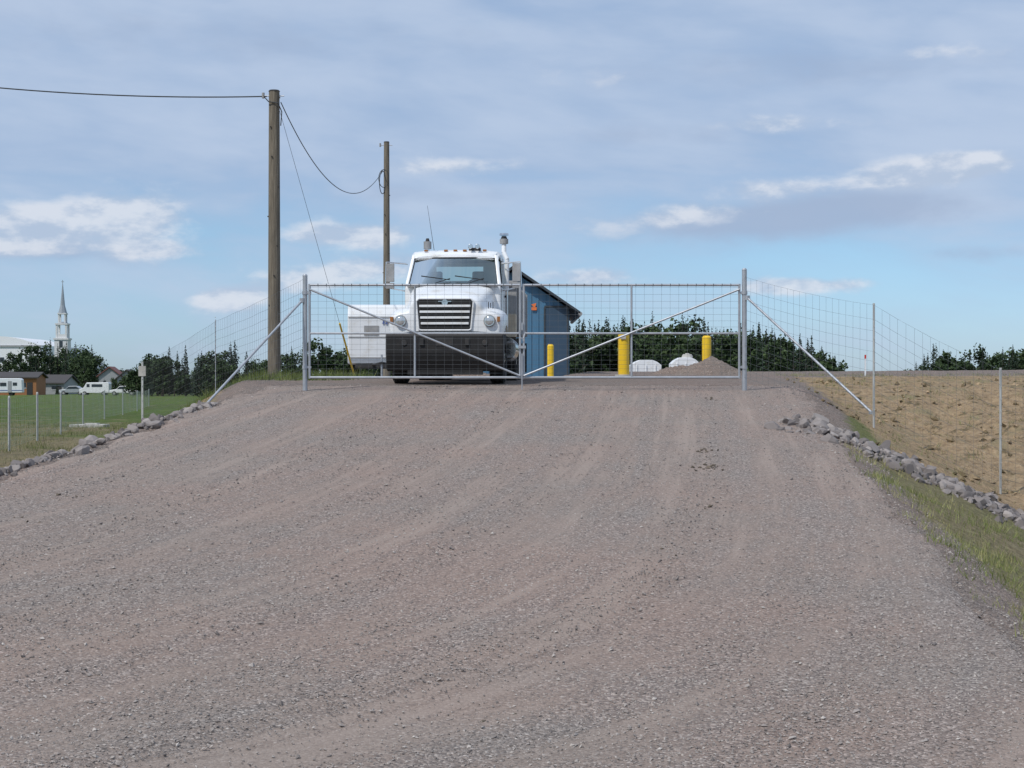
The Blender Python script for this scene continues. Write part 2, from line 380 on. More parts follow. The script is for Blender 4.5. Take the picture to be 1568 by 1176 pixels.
# ------------------------------------------------------------ grass tufts
def grass(name,x,d,h,nb,spread,shade):
    n=len(x); X=np.repeat(x,nb)+rng.normal(scale=spread,size=n*nb); Y=np.repeat(d,nb)+rng.normal(scale=spread,size=n*nb)
    H=np.repeat(h,nb)*rng.uniform(0.5,1.2,n*nb); Z=terrain(X,Y)-0.01
    th=rng.uniform(0,6.28,n*nb); w=0.005+0.03*H
    lx=rng.normal(scale=0.4,size=n*nb)*H; ly=rng.normal(scale=0.4,size=n*nb)*H
    a=np.stack([X-np.cos(th)*w/2,Y-np.sin(th)*w/2,Z],1); b=np.stack([X+np.cos(th)*w/2,Y+np.sin(th)*w/2,Z],1); c=np.stack([X+lx,Y+ly,Z+H],1)
    V=np.stack([a,b,c],1).reshape(-1,3); Fc=np.arange(len(V)).reshape(-1,3)
    sh=np.clip(np.repeat(shade,nb)+rng.normal(scale=0.12,size=n*nb),0,1)
    return npmesh(name,V,Fc,[M_grass],shade=np.repeat(sh,3))
n=2200; d=rng.uniform(9,23.2,n); u=rng.uniform(2.5,5.4,n); x=u+0.085*d
k=(wav(x,d,1.1,5)+rng.uniform(-.6,.6,n))>0.05; x=x[k];d=d[k]
grass('verge_grass',x,d,rng.uniform(0.04,0.12,len(x)),9,0.07,np.clip(0.60+0.35*wav(x,d,0.9),0,1))
n=4200; x=rng.uniform(5.0,20,n); d=rng.uniform(20,46,n); k=((x-0.085*d)>3.2)&((wav(x,d,0.8,2)+rng.uniform(-.7,.7,n))>0.05)&(x<0.36*d+1.5)&~((np.abs(d-23.9)<1.1))
x=x[k];d=d[k]; grass('bank_grass',x,d,rng.uniform(0.04,0.13,len(x)),8,0.08,np.clip(rng.normal(0.62,0.25,len(x)),0,1))
n=6500; x=rng.uniform(-24,-5.5,n); d=rng.uniform(17,70,n); u=x-0.085*d; k=(u<uL(d)-0.4)&(x>-0.33*d-1.5)&((wav(x,d,0.6,2)+rng.uniform(-.8,.8,n))>-0.3)
x=x[k];d=d[k]; grass('field_grass',x,d,rng.uniform(0.06,0.22,len(x)),9,0.12,np.clip(rng.normal(0.33,0.16,len(x)),0,1))
n=500; x=rng.uniform(-7.2,-3.6,n); d=rng.uniform(38,47,n); k=(x+4)*0.9<0.2
grass('pole_base_grass',x[k],d[k],rng.uniform(0.08,0.3,k.sum()),10,0.1,np.clip(rng.normal(0.35,0.12,k.sum()),0,1))

# ------------------------------------------------------------ trees
def quads(C,s,shade,store):
    n=len(C); a=rng.normal(size=(n,3)); a/=np.linalg.norm(a,axis=1)[:,None]
    b=np.cross(a,rng.normal(size=(n,3))); b/=np.linalg.norm(b,axis=1)[:,None]
    a=a*s[:,None]; b=b*s[:,None]*rng.uniform(0.5,1,n)[:,None]
    V=np.stack([C-a-b*0.3,C+b,C+a+b*0.2,C-b],1).reshape(-1,3)
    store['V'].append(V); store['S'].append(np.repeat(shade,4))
def spruce(x,d,z,h,R,store,n=420,sh0=0):
    t=rng.beta(1.0,1.5,n); fr=(t*14)%1
    rad=R*(1-t)**0.85*(1.05-0.45*fr)*np.sqrt(rng.uniform(0.15,1,n)); th=rng.uniform(0,6.28,n)
    rad*=1+0.25*np.sin(th*3+rng.uniform(0,6))
    zz=z+h*(0.06+0.94*t)-rad*0.18
    C=np.stack([x+rad*np.cos(th),d+rad*np.sin(th),zz],1)
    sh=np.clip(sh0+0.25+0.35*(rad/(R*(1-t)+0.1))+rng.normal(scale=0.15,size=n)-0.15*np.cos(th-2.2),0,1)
    quads(C,h*0.018*(1.3-t)*rng.uniform(0.7,1.5,n)+0.03,sh,store)
    store['T'].append((x,d,z,h,0.018*h))
def leafy(x,d,z,h,R,store,n=600,sh0=0):
    nb=rng.integers(12,22)
    bt=rng.uniform(0,6.28,nb); bz=rng.uniform(0.15,0.92,nb); br=R*0.85*np.sqrt(rng.uniform(0.05,1,nb))*np.sqrt(np.clip(1-(2*bz-1.0)**2*0.8,0.08,1))
    bc=np.stack([x+br*np.cos(bt),d+br*np.sin(bt),z+h*bz],1); bs=R*rng.uniform(0.18,0.42,nb)
    i=rng.integers(0,nb,n); v=rng.normal(size=(n,3)); v/=np.linalg.norm(v,axis=1)[:,None]
    C=bc[i]+v*(bs[i]*rng.uniform(0.3,1.2,n))[:,None]
    C[:,2]=np.maximum(C[:,2],z+0.05*h)
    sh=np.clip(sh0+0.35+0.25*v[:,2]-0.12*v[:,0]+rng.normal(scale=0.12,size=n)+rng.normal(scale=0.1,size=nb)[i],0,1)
    quads(C,np.full(n,0.055*R+0.05)*rng.uniform(0.6,1.4,n),sh,store)
    store['T'].append((x,d,z,h*0.7,0.02*h))
M_bark=simple('bark',(0.05,0.042,0.035),0.9)
def finish(name,sp,de):
    Vs=[];Ss=[];mi=[]
    for st_,k in((sp,0),(de,1)):
        if st_['V']:
            v=np.concatenate(st_['V']); Vs.append(v); Ss.append(np.concatenate(st_['S'])); mi+= [k]*(len(v)//4)
    tv=[]
    for st_ in(sp,de):
        for (x,d,z,h,r) in st_['T']:
            for a in range(5):
                t0=2*math.pi*a/5;t1=2*math.pi*(a+1)/5
                tv+= [(x+r*math.cos(t0),d+r*math.sin(t0),z-0.3),(x+r*math.cos(t1),d+r*math.sin(t1),z-0.3),(x+r*.15*math.cos(t1),d+r*.15*math.sin(t1),z+h*.95),(x+r*.15*math.cos(t0),d+r*.15*math.sin(t0),z+h*.95)]
            for _ in range(4):
                th=random.uniform(0,6.28); zz=z+h*random.uniform(.3,.6); L=h*.15
                tv+= [(x,d,zz),(x,d,zz+r),(x+L*math.cos(th),d+L*math.sin(th),zz+L*.6+.02),(x+L*math.cos(th),d+L*math.sin(th),zz+L*.6)]
    tv=np.array(tv); Vs.append(tv); Ss.append(np.zeros(len(tv))); mi+= [2]*(len(tv)//4)
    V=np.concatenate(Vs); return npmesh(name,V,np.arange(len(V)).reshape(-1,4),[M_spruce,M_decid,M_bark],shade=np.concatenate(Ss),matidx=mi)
def st(): return {'V':[],'S':[],'T':[]}
def treeband(name,prof,dr,step,pspruce,wid=1.0,nleaf=1.0,rows=2,jit=8):
    sp,de=st(),st(); px0,px1=prof[0][0],prof[-1][0]
    for row in range(rows):
        px=px0+random.uniform(0,step)
        while px<px1:
            d=random.uniform(*dr)*(1+0.06*row); top=np.interp(px,[p[0] for p in prof],[p[1] for p in prof])
            top+=abs(random.gauss(0,jit))-2
            x=(px-784)/F*d; z=tz(x,d); h=(583-top)/F*d-z; s0=random.uniform(-.18,.25)
            if h>0.8:
                if random.random()<pspruce: spruce(x,d,z,h*random.uniform(0.9,1.12),h*random.uniform(0.15,0.23)*wid,sp,int(560*nleaf),s0)
                else: leafy(x,d,z,h*random.uniform(0.8,0.98),h*random.uniform(0.28,0.42)*wid,de,int(1100*nleaf),s0)
            px+=step*random.uniform(0.4,1.7)
    return finish(name,sp,de)
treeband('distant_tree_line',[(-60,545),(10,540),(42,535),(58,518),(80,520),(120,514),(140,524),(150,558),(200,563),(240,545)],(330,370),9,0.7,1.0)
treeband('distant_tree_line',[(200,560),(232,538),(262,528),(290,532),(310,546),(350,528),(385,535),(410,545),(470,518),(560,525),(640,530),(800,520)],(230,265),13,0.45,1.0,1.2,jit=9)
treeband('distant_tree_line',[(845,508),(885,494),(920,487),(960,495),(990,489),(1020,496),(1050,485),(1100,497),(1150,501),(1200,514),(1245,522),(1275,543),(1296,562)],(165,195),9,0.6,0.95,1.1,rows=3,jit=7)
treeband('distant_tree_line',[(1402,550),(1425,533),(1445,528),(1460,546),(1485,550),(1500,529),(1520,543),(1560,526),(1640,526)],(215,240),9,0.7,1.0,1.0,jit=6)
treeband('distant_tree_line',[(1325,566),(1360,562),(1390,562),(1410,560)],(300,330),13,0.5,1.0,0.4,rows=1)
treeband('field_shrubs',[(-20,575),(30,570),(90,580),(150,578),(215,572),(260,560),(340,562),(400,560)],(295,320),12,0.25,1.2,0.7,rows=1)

# ------------------------------------------------------------ fence & gate
GY=31.3
def gate_leaf(name,x0,x1,diag):
    mb=MB(); mbw=MB(); y=GY; zt,zm,zb=(583-436.5)/F*y,(583-510.5)/F*y,(583-578)/F*y
    T=0.023
    for z in(zt,zb): mb.cyl((x0,y,z),(x1,y,z),T,T,10,M_galv)
    mb.cyl((x0,y,zm),(x1,y,zm),T*.85,T*.85,10,M_galv)
    xm=(x0+x1)/2
    mb.cyl((x0,y,zb-.02),(x0,y,zt+.02),T,T,10,M_galv); mb.cyl((x1,y,zb-.02),(x1,y,zt+.02),T,T,10,M_galv)
    mb.cyl((xm,y,zb),(xm,y,zt),T*.85,T*.85,10,M_galv)
    if diag=='\\': mb.cyl((x0,y-.035,zt-.08),(x1,y-.035,zb+.03),T*.8,T*.8,10,M_galv)
    else: mb.cyl((x0,y-.035,zb+.03),(x1,y-.035,zt-.08),T*.8,T*.8,10,M_galv)
    nv=int((x1-x0)/0.155)
    for i in range(1,nv):
        x=x0+(x1-x0)*i/nv; mbw.cyl((x,y+.03,zb),(x,y+.03,zt+.02),.0020,.0020,4,M_wire,False)
    zs=[zb+.08*k for k in range(1,5)]; z=zs[-1]
    while z<zt-.1: z+=.085+.03*(z-zb); zs.append(z)
    for z in zs: mbw.cyl((x0,y+.03,z),(x1,y+.03,z),.0022,.0022,4,M_wire,False)
    for i in range(1,nv):
        x=x0+(x1-x0)*i/nv; mbw.box((x,y,zt),(.010,.052,.052),M_wire)
    e=empty(name,(0,0,0)); mb.obj('frame',e,smooth=True); mbw.obj('wire_mesh',e)
    return e
pxX=lambda px:(px-784)/F*GY
gate_leaf('metal_gate_leaf',pxX(474),pxX(796.5),'\\')
gate_leaf('metal_gate_leaf',pxX(802),pxX(1132),'/')
mb=MB(); xl=pxX(799.3); mb.box((xl,GY-.03,.62),(.14,.05,.05),M_galv); mb.cyl((xl,GY-.05,-.16),(xl,GY-.05,.5),.012,.012,8,M_galv); mb.box((xl,GY-.05,1.0),(.03,.03,.14),M_galv)
mb.tube([(xl-.06,GY-.04,.9),(xl-.03,GY-.06,.78),(xl+.03,GY-.06,.78),(xl+.06,GY-.04,.9)],.008,6,M_galv)
mb.obj('gate_latch',None,smooth=True)
def post(x,y,ztop,r,mat=M_galv):
    mb=MB(); zb=tz(x,y)-.3; mb.cyl((x,y,zb),(x,y,ztop),r,r,14,mat)
    mb.cyl((x,y,ztop),(x,y,ztop+.03),r*1.12,r*.6,14,mat)
    return mb
gpl=pxX(467); gpr=pxX(1140)
for nm,x,top,s in(('gate_post',gpl,(583-422)/F*GY,1),('gate_post',gpr,(583-413)/F*GY,-1)):
    mb=post(x,GY+.02,top,.045)
    for z in(.25,1.62):
        mb.cyl((x,GY+.02,z-.03),(x,GY+.02,z+.03),.056,.056,14,M_galv); mb.box((x+s*.07,GY,z),(.09,.03,.04),M_galv)
    mb.obj(nm,None,smooth=True)
def brace(p0,p1,name='fence_brace'):
    mb=MB(); mb.cyl(p0,p1,.022,.022,10,M_galv)
    mb.cyl((p0[0],p0[1],p0[2]-.04),(p0[0],p0[1],p0[2]+.04),.05,.05,12,M_galv)
    mb.box((p1[0],p1[1],p1[2]),(.09,.09,.05),M_galv); mb.obj(name,None,smooth=True)
brace((gpl-.05,GY,(583-460)/F*GY),(-5.35,29.2,tz(-5.35,29.2)+.02))
p2=P(1335,632,28.6)
brace((gpr+.05,GY,(583-456)/F*GY),p2)
def mesh_panel(A,B,ha,hb,sag=0.0,spacing=.16,rowsn=11,segs=14,r=.0018,mat=M_wire):
    mb=MB(); L=math.hypot(B[0]-A[0],B[1]-A[1]); n=max(2,int(L/spacing))
    def pt(t,s):
        x=A[0]+(B[0]-A[0])*t; y=A[1]+(B[1]-A[1])*t; top=A[2]+(B[2]-A[2])*t-4*sag*t*(1-t); h=ha+(hb-ha)*t
        wob=.02*math.sin(t*23+s*5)
        return (x+wob*.5,y+wob,top-h*s)
    for i in range(n+1): mb.cyl(pt(i/n,0),pt(i/n,1),r,r,4,mat,False)
    for j in range(rowsn+1):
        s=(j/rowsn)**0.85
        for k in range(segs): mb.cyl(pt(k/segs,s),pt((k+1)/segs,s),r*1.1,r*1.1,4,mat,False)
    return mb
pA=P(1338,467,28.5); pB=P(1532,566,26.7); pC=(9.0,24.0,tz(9.0,24)+2.0); pG=(gpr,GY,(583-424)/F*GY)
mesh_panel(pG,pA,1.85,1.85,.05).obj('wire_fence_panel')
mesh_panel(pA,pB,1.85,1.85,.05).obj('wire_fence_panel')
mesh_panel(pB,pC,1.85,1.85,.05).obj('wire_fence_panel')
M_post=simple('pale_fence_post',(0.52,0.53,0.52),0.5,0.3,0.08)
for p in(pA,pB,pC):
    mb=MB(); zb=tz(p[0],p[1]); mb.box((p[0],p[1],(zb-.3+p[2]+.03)/2),(.032,.03,p[2]+.03-zb+.3),M_post)
    mb.box((p[0],p[1]-.02,(zb-.3+p[2]+.03)/2),(.008,.02,p[2]+.03-zb+.3),M_post)
    for k in range(8): mb.box((p[0],p[1]-.032,zb+.3+k*.2),(.02,.012,.02),M_post)
    mb.obj('fence_post')
qG=(gpl,GY,(583-426)/F*GY); qA=P(218,556,47)
qm=P(330,492,38)
mesh_panel(qG,qm,1.8,1.8,.03).obj('wire_fence_panel')
mesh_panel(qm,qA,1.8,1.9,.05).obj('wire_fence_panel')
for p,wd in((qm,.018),(qA,.05)):
    zb=tz(p[0],p[1]); mb=MB(); mb.box((p[0],p[1],(zb-.3+p[2]+.04)/2),(wd,wd*.8,p[2]+.04-zb+.3),M_post if p is qA else M_galv)
    for k in range(8): mb.box((p[0],p[1]-.028,zb+.3+k*.2),(.02,.014,.02),M_post)
    if p is qA: mb.box((p[0],p[1]-.03,p[2]-.22),(.20,.02,.28),M_conc)
    mb.obj('fence_post')
fp=[(-60,36),(-22,39),(14,42.5),(57,48),(93,54),(127,66),(160,80),(188,95),(210,112),(228,132)]
M_mesh2=simple('green_wire',(0.22,0.27,0.22),0.6,0.2)
pts=[]
for px,d in fp:
    x=(px-784)/F*d; zb=tz(x,d); pts.append((x,d,zb+1.3))
    mb=MB(); mb.box((x,d,zb+.5),(.05,.045,1.7),M_post); mb.box((x,d-.035,zb+.5),(.012,.02,1.7),M_post); mb.cyl((x,d,zb+1.35),(x,d,zb+1.38),.03,.02,8,M_post); mb.obj('field_fence_post')
mbf=MB()
for a,b in zip(pts[:-1],pts[1:]):
    m_=mesh_panel(a,b,1.2,1.2,.02,.3,7,3,.003,M_mesh2); mbf.add(m_.v,m_.f,M_mesh2)
mbf.obj('field_wire_fence')
x,y=(1325-784)/F*44,44; mb=MB(); z=tz(x,y); mb.box((x,y,z+.2),(.035,.03,.5),M_white); mb.box((x,y,z+.5),(.04,.035,.10),M_red); mb.obj('survey_stake')
x,y=(137-784)/F*64,64; mb=MB(); mb.box((x,y,tz(x,y)+.06),(1.3,1.0,.14),M_conc); mb.box((x+.1,y,tz(x,y)+.15),(.5,.5,.05),M_conc); mb.obj('concrete_slab',bevel=.02)

# ------------------------------------------------------------ utility poles and lines
def pole(x,y,top,r0,r1):
    e=MB(); zb=tz(x,y)-.5
    n=18; segs=10
    for k in range(segs):
        z0=zb+(top-zb)*k/segs; z1=zb+(top-zb)*(k+1)/segs; ra=r0+(r1-r0)*k/segs; rb=r0+(r1-r0)*(k+1)/segs
        e.cyl((x,y,z0),(x,y,z1),ra,rb,n,M_wood,caps=(k in(0,segs-1)))
    e.cyl((x,y,top),(x,y,top+.03),r1*1.1,r1*.9,n,M_dark)
    for k in range(9):
        a=k*2.4; z=zb+1.6+k*.75; e.box((x+math.cos(a)*(r0-.01),y-abs(math.sin(a))*r0,z),(.03,.03,.03),M_dark)
    e.cyl((x-r1-.14,y-.02,top-.12),(x+r1+.12,y-.02,top-.12),.014,.014,8,M_galv)
    e.cyl((x-r1-.14,y-.02,top-.18),(x-r1-.14,y-.02,top-.04),.035,.035,10,M_grey)
    return e
p1=(-6.02,43.0); top1=(583-140)/F*43
pole(p1[0],p1[1],top1,.165,.135).obj('utility_pole',smooth=True)
p2_=((592-784)/F*66,66.0); top2=(583-218)/F*66
pole(p2_[0],p2_[1],top2,.15,.105).obj('utility_pole',smooth=True)
pole(-28.0,43.0,10.7,.16,.12).obj('utility_pole',smooth=True)
def cable(a,b,sag,r,n=40,mat=M_cable):
    mb=MB(); pts=[]
    for i in range(n+1):
        t=i/n; pts.append((a[0]+(b[0]-a[0])*t,a[1]+(b[1]-a[1])*t,a[2]+(b[2]-a[2])*t-4*sag*t*(1-t)))
    mb.tube(pts,r,6,mat)
    return mb
cable((-6.2,42.97,(583-148)/F*43),(-27.8,43,10.55),.97,.016).obj('overhead_cable',smooth=True)
mb=cable((-5.85,43,(583-157)/F*43),(p2_[0]-.15,66,(583-262)/F*66),1.5,.013)
a0=Vector((p2_[0]-.15,65.9,(583-262)/F*66))
loop=[a0+Vector((-.12*math.sin(t),0,-.45+.45*math.cos(t))) for t in np.linspace(0,2*math.pi,16)]
mb.tube(loop,.016,6,M_cable); loop=[a0+Vector((-.2*math.sin(t)+.05,0,-.3+.35*math.cos(t))) for t in np.linspace(0,2*math.pi,16)]
mb.tube(loop,.014,6,M_cable)
mb.obj('overhead_cable',smooth=True)
ga=(-4.55,49.2,tz(-4.55,49.2)); gb=(-5.88,43.0,(583-170)/F*43)
mb=MB(); mb.cyl(ga,gb,.005,.005,6,M_cable)
A=Vector(ga);B=Vector(gb); dirn=(B-A).normalized(); mb.cyl(A+dirn*.05,A+dirn*2.1,.026,.026,8,M_yellow); mb.cyl(A-Vector((0,0,.2)),A+dirn*.06,.02,.02,6,M_galv)
mb.obj('guy_wire',smooth=True)
mb=MB(); c0=Vector((p1[0],p1[1]-.16,7.1)); mb.tube([c0+Vector((-.22,0,.05)),c0+Vector((-.12,0,-.06)),c0+Vector((.12,0,-.1)),c0+Vector((.2,.1,-.3)),c0+Vector((.17,.12,-.65))],.014,6,M_cable); mb.obj('cable_drop',smooth=True)

# ------------------------------------------------------------ truck
TX,TY=(681-784)/F*33.6,33.6
truck=empty('white_truck',(TX,TY,-0.05),math.radians(-3.6))
def loft(stations,mat):
    n=len(stations[0]); V=[p for s in stations for p in s]; Fs=[]
    for k in range(len(stations)-1):
        for i in range(n-1): Fs.append((k*n+i,k*n+i+1,(k+1)*n+i+1,(k+1)*n+i))
    mb=MB(); mb.add(V,Fs,mat); return mb
def sec(y,W,zb,zf,Wh,zh,cr=.03):
    half=[(W,zb),(W+.015,(zb+zf)/2),(W-.01,zf-.09),(W-.09,zf-.01),(W-.22,zf+.02),(Wh+.03,zf+.03),(Wh,zf+.09),(Wh-.03,(zf+zh)/2+.04),(Wh-.08,zh-.05),(Wh-.2,zh),(Wh*.4,zh+cr)]
    return [(-x,y,z) for x,z in half]+[(0,y,zh+cr*1.1)]+[(x,y,z) for x,z in half[::-1]]
def shr(p,cx,cz,s,y): return [(cx+(a-cx)*s,y,cz+(c-cz)*s) for a,b,c in p]
s0=sec(.12,1.10,.98,1.38,.72,1.70)
sts=[shr(s0,0,1.05,.02,.045),shr(s0,0,1.1,.5,.045),shr(s0,0,1.15,.93,.055),shr(s0,0,1.2,.985,.075),sec(.14,1.12,.98,1.40,.74,1.72),sec(.40,1.15,1.0,1.46,.78,1.78),sec(.55,1.16,1.12,1.48,.80,1.82),sec(1.0,1.17,1.20,1.50,.84,1.90),sec(1.45,1.16,1.12,1.48,.90,1.98),sec(1.62,1.14,.95,1.44,.93,2.01),sec(1.66,1.13,.95,1.42,.93,2.01)]
loft(sts,M_white).obj('hood_and_fenders',truck,smooth=True,subsurf=2)
mb=MB(); mb.box((0,.11,.99),(2.12,.08,.12),M_white); mb.obj('nose_lower',truck,bevel=.02)
mb=MB()
gz0,gz1=1.07,1.66
mb.prism([(-.555,gz1-.04),(-.51,gz1),(.51,gz1),(.555,gz1-.04),(.51,gz0+.02),(.47,gz0),(-.47,gz0),(-.51,gz0+.02)],.02,.06,M_black,'y')
mb.obj('grille_opening',truck)
mb=MB()
for k in range(4):
    z=gz0+.085+k*.115; w=.475+.012*k
    mb.box((0,.005,z+.03),(w*2,.035,.045),M_white)
fr=[(-.57,gz1-.04),(-.52,gz1+.015),(.52,gz1+.015),(.57,gz1-.04),(.52,gz0),(.48,gz0-.02),(-.48,gz0-.02),(-.52,gz0)]
for a,b in zip(fr,fr[1:]+fr[:1]): mb.cyl((a[0],.02,a[1]),(b[0],.02,b[1]),.018,.018,8,M_white)
mb.obj('grille_bars',truck,bevel=.006)
mb=MB(); mb.cyl((0,.0,1.60),(0,.03,1.60),.06,.06,20,M_chrome); mb.box((0,.0,1.62),(.26,.02,.02),M_chrome); mb.obj('badge',truck,smooth=True)
for s in(-1,1):
    mb=MB(); c=(s*.885,.0,1.235)
    mb.cyl((c[0],.05,c[2]),(c[0],.0,c[2]),.12,.112,28,M_grey); mb.cyl((c[0],.0,c[2]),(c[0],-.012,c[2]),.106,.10,28,M_chrome); mb.cyl((c[0],-.012,c[2]),(c[0],-.03,c[2]),.085,.06,28,M_lens)
    mb.box((s*1.065,.06,1.27),(.06,.06,.10),M_amber); mb.obj('headlight',truck,smooth=True)
mb=MB()
for dx,h in((-.045,.13),(0,.10),(.045,.13)): mb.box((.905+dx,.10,1.545),(.016,.012,h),M_dark)
mb.obj('hood_marking',truck)
mb=MB()
mb.prism([(-.02,.46),(-.06,.60),(-.06,.93),(-.02,1.0),(.22,1.0),(.22,.24),(.08,.24)],-1.17,1.17,M_black)
mb.obj('bumper',truck,bevel=.03)
mb=MB(); mb.box((0,.12,.27),(1.5,.1,.2),M_black)
for s in(-1,1):
    mb.box((s*.45,-.075,.82),(.08,.04,.14),M_dark); mb.cyl((s*.8,-.055,.8),(s*.8,-.08,.8),.06,.055,16,M_dark)
mb.box((0,-.065,.82),(.34,.01,.16),M_dark)
mb.obj('bumper_valance',truck,bevel=.01)
def wheel(x,y,w,r=.52):
    mb=MB(); n=36
    prof=[(r*.55,-w/2),(r*.93,-w/2),(r,-w/2+.04),(r,w/2-.04),(r*.93,w/2),(r*.55,w/2)]
    V=[]
    for i in range(n):
        t=2*math.pi*i/n
        for rr,xx in prof: V.append((x+xx,y+rr*math.cos(t),r+rr*math.sin(t)))
    k=len(prof); mb.add(V,[(i*k+j,i*k+(j+1)%k,((i+1)%n)*k+(j+1)%k,((i+1)%n)*k+j) for i in range(n) for j in range(k)],M_rubber)
    mb.cyl((x-w*.3,y,r),(x+w*.3,y,r),r*.56,r*.56,24,M_white); mb.cyl((x-w*.45,y,r),(x+w*.45,y,r),.12,.10,16,M_chrome)
    for q in range(10):
        a=q*.628; mb.cyl((x-w*.36,y+.2*math.cos(a),r+.2*math.sin(a)),(x+w*.36,y+.2*math.cos(a),r+.2*math.sin(a)),.018,.018,6,M_grey)
    for i in range(n):
        t=2*math.pi*(i+.5)/n
        for q in(-.3,0,.3): mb.box((x+q*w,y+r*math.cos(t),r+r*math.sin(t)),(w*.22,.055,.03),M_rubber,Matrix.Rotation(t+math.pi/2,3,'X'))
    return mb
for s in(-1,1):
    wheel(s*.99,1.0,.30).obj('front_wheel',truck,smooth=True)
    for yy in(5.3,6.6):
        wheel(s*.98,yy,.27).obj('rear_wheel',truck,smooth=True); wheel(s*.66,yy,.27).obj('rear_wheel_inner',truck,smooth=True)
mb=MB()
for s in(-1,1): mb.box((s*.43,3.9,.85),(.09,7.3,.24),M_dark)
mb.box((0,1.2,.8),(.75,1.6,.5),M_dark); mb.cyl((-.95,1.0,.5),(.95,1.0,.5),.08,.08,10,M_dark); mb.box((0,.9,.42),(.5,.4,.25),M_dark)
for yy in(5.3,6.6): mb.cyl((-1,yy,.52),(1,yy,.52),.09,.09,10,M_dark); mb.box((0,yy,.52),(.4,.4,.4),M_dark)
for s in(-1,1): mb.box((s*.83,.98,1.08),(.5,1.05,.04),M_dark)
mb.obj('chassis',truck,bevel=.01)
mb=MB(); mb.cyl((1.0,2.2,.72),(1.0,3.4,.72),.28,.28,24,M_chrome); mb.cyl((-1.0,2.2,.72),(-1.0,3.4,.72),.28,.28,24,M_chrome)
for s in(-1,1):
    mb.box((s*1.12,2.0,.55),(.25,.5,.04),M_grey); mb.box((s*1.12,2.0,.85),(.25,.5,.04),M_grey)
mb.obj('fuel_tanks',truck,smooth=True)
mb=MB(); mb.prism([(1.6,.98),(1.6,2.02),(3.25,2.02),(3.25,.98)],-1.0,1.0,M_white); mb.obj('cab_lower',truck,bevel=.05)
A0=(1.68,2.02); A1=(2.12,2.62)
rs=[]
for y,wd,zt,zb in((2.02,.84,2.66,2.62),(2.10,.90,2.72,2.60),(2.35,.94,2.79,2.60),(2.8,.95,2.81,2.60),(3.15,.94,2.79,2.60),(3.25,.91,2.74,2.60)):
    pr=[(-wd,zb),(-wd,zt-.08),(-wd+.06,zt-.015),(-wd*.7,zt+.01),(0,zt+.03),(wd*.7,zt+.01),(wd-.06,zt-.015),(wd,zt-.08),(wd,zb)]
    rs.append([(a,y,c) for a,c in pr])
mb=loft(rs,M_white)
mb.add(rs[0],[tuple(range(9))],M_white); mb.add(rs[-1],[tuple(range(9))],M_white)
mb.add([(-.84,2.02,2.615),(.84,2.02,2.615),(.90,3.24,2.595),(-.90,3.24,2.595)],[(0,1,2,3)],M_seat)
mb.obj('roof',truck,smooth=True)
def beam(mb,a,b,w,dp,mat):
    a=Vector(a);b=Vector(b);ax=(b-a).normalized(); R=ax.to_track_quat('Z','Y').to_matrix()
    mb.box((a+b)/2,(w,dp,(b-a).length+.02),mat,R)
mb=MB()
for s in(-1,1):
    beam(mb,(s*.965,A0[0]+.02,2.0),(s*.865,A1[0],2.66),.07,.09,M_white)
    beam(mb,(s*.985,2.95,2.0),(s*.915,2.95,2.66),.07,.10,M_white)
    beam(mb,(s*.96,3.2,2.0),(s*.89,3.2,2.66),.09,.09,M_white)
    beam(mb,(s*.985,2.1,2.02),(s*.93,2.28,2.64),.03,.03,M_black)
mb.box((0,3.2,2.1),(1.86,.06,.22),M_white); mb.box((0,3.2,2.58),(1.75,.06,.12),M_white)
for s in(-1,1): mb.box((s*.72,3.2,2.35),(.42,.055,.5),M_white)
mb.obj('pillars',truck,bevel=.015)
mb=MB(); n=12; V=[]
for i in range(n+1):
    t=-1+2*i/n; bow=.16*(1-t*t)
    V.append((t*.93,A0[0]+.04-bow*.9,2.045)); V.append((t*.84,A1[0]-.02-bow*.6,2.625))
mb.add(V,[(2*i,2*i+2,2*i+3,2*i+1) for i in range(n)],M_glass); mb.obj('windshield',truck,smooth=True)
mb=MB()
for i in range(n):
    for j in(0,1): mb.cyl(V[2*i+j],V[2*i+2+j],.018,.018,8,M_black)
mb.cyl(V[0],V[1],.018,.018,8,M_black); mb.cyl(V[-2],V[-1],.018,.018,8,M_black)
for x0,x1 in((-.45,-.05),(.25,.65)):
    mb.cyl((x0+.1,1.50,2.07),(x1,1.585,2.17),.009,.009,6,M_black); mb.cyl((x0-.3+.1,1.56,2.22),(x1,1.585,2.14),.012,.008,6,M_black)
mb.obj('windshield_seal_and_wipers',truck,smooth=True)
mb=MB(); mb.prism([(-.95,2.0),(-.9,2.035),(.9,2.035),(.95,2.0)],1.5,1.75,M_white,'y'); mb.obj('cowl',truck,bevel=.01)
mb=MB(); Vh=[]
for i in range(n+1):
    t=-1+2*i/n; bow=.16*(1-t*t)
    Vh.append((t*.85,A1[0]-.03-bow*.6,2.62)); Vh.append((t*.86,A1[0]-.02-bow*.5,2.70)); Vh.append((t*.88,A1[0]+.12,2.745))
mb.add(Vh,[(3*i+j,3*i+3+j,3*i+4+j,3*i+1+j) for i in range(n) for j in(0,1)],M_white); mb.obj('header',truck,smooth=True)
mb=MB()
for s in(-1,1): mb.add([(s*.99,1.95,2.03),(s*.985,2.9,2.03),(s*.925,2.9,2.6),(s*.905,2.25,2.6)],[(0,1,2,3)],M_glass)
mb.obj('side_windows',truck)
mb=MB()
for s in(-1,1):
    for y in(1.78,2.93): mb.box((s*1.003,y,1.5),(.006,.012,.95),M_dark)
    mb.box((s*1.02,2.8,1.85),(.03,.14,.04),M_black)
    mb.cyl((s*1.04,3.08,1.3),(s*1.04,3.08,2.2),.014,.014,8,M_chrome)
mb.obj('door_details',truck)
mb=MB()
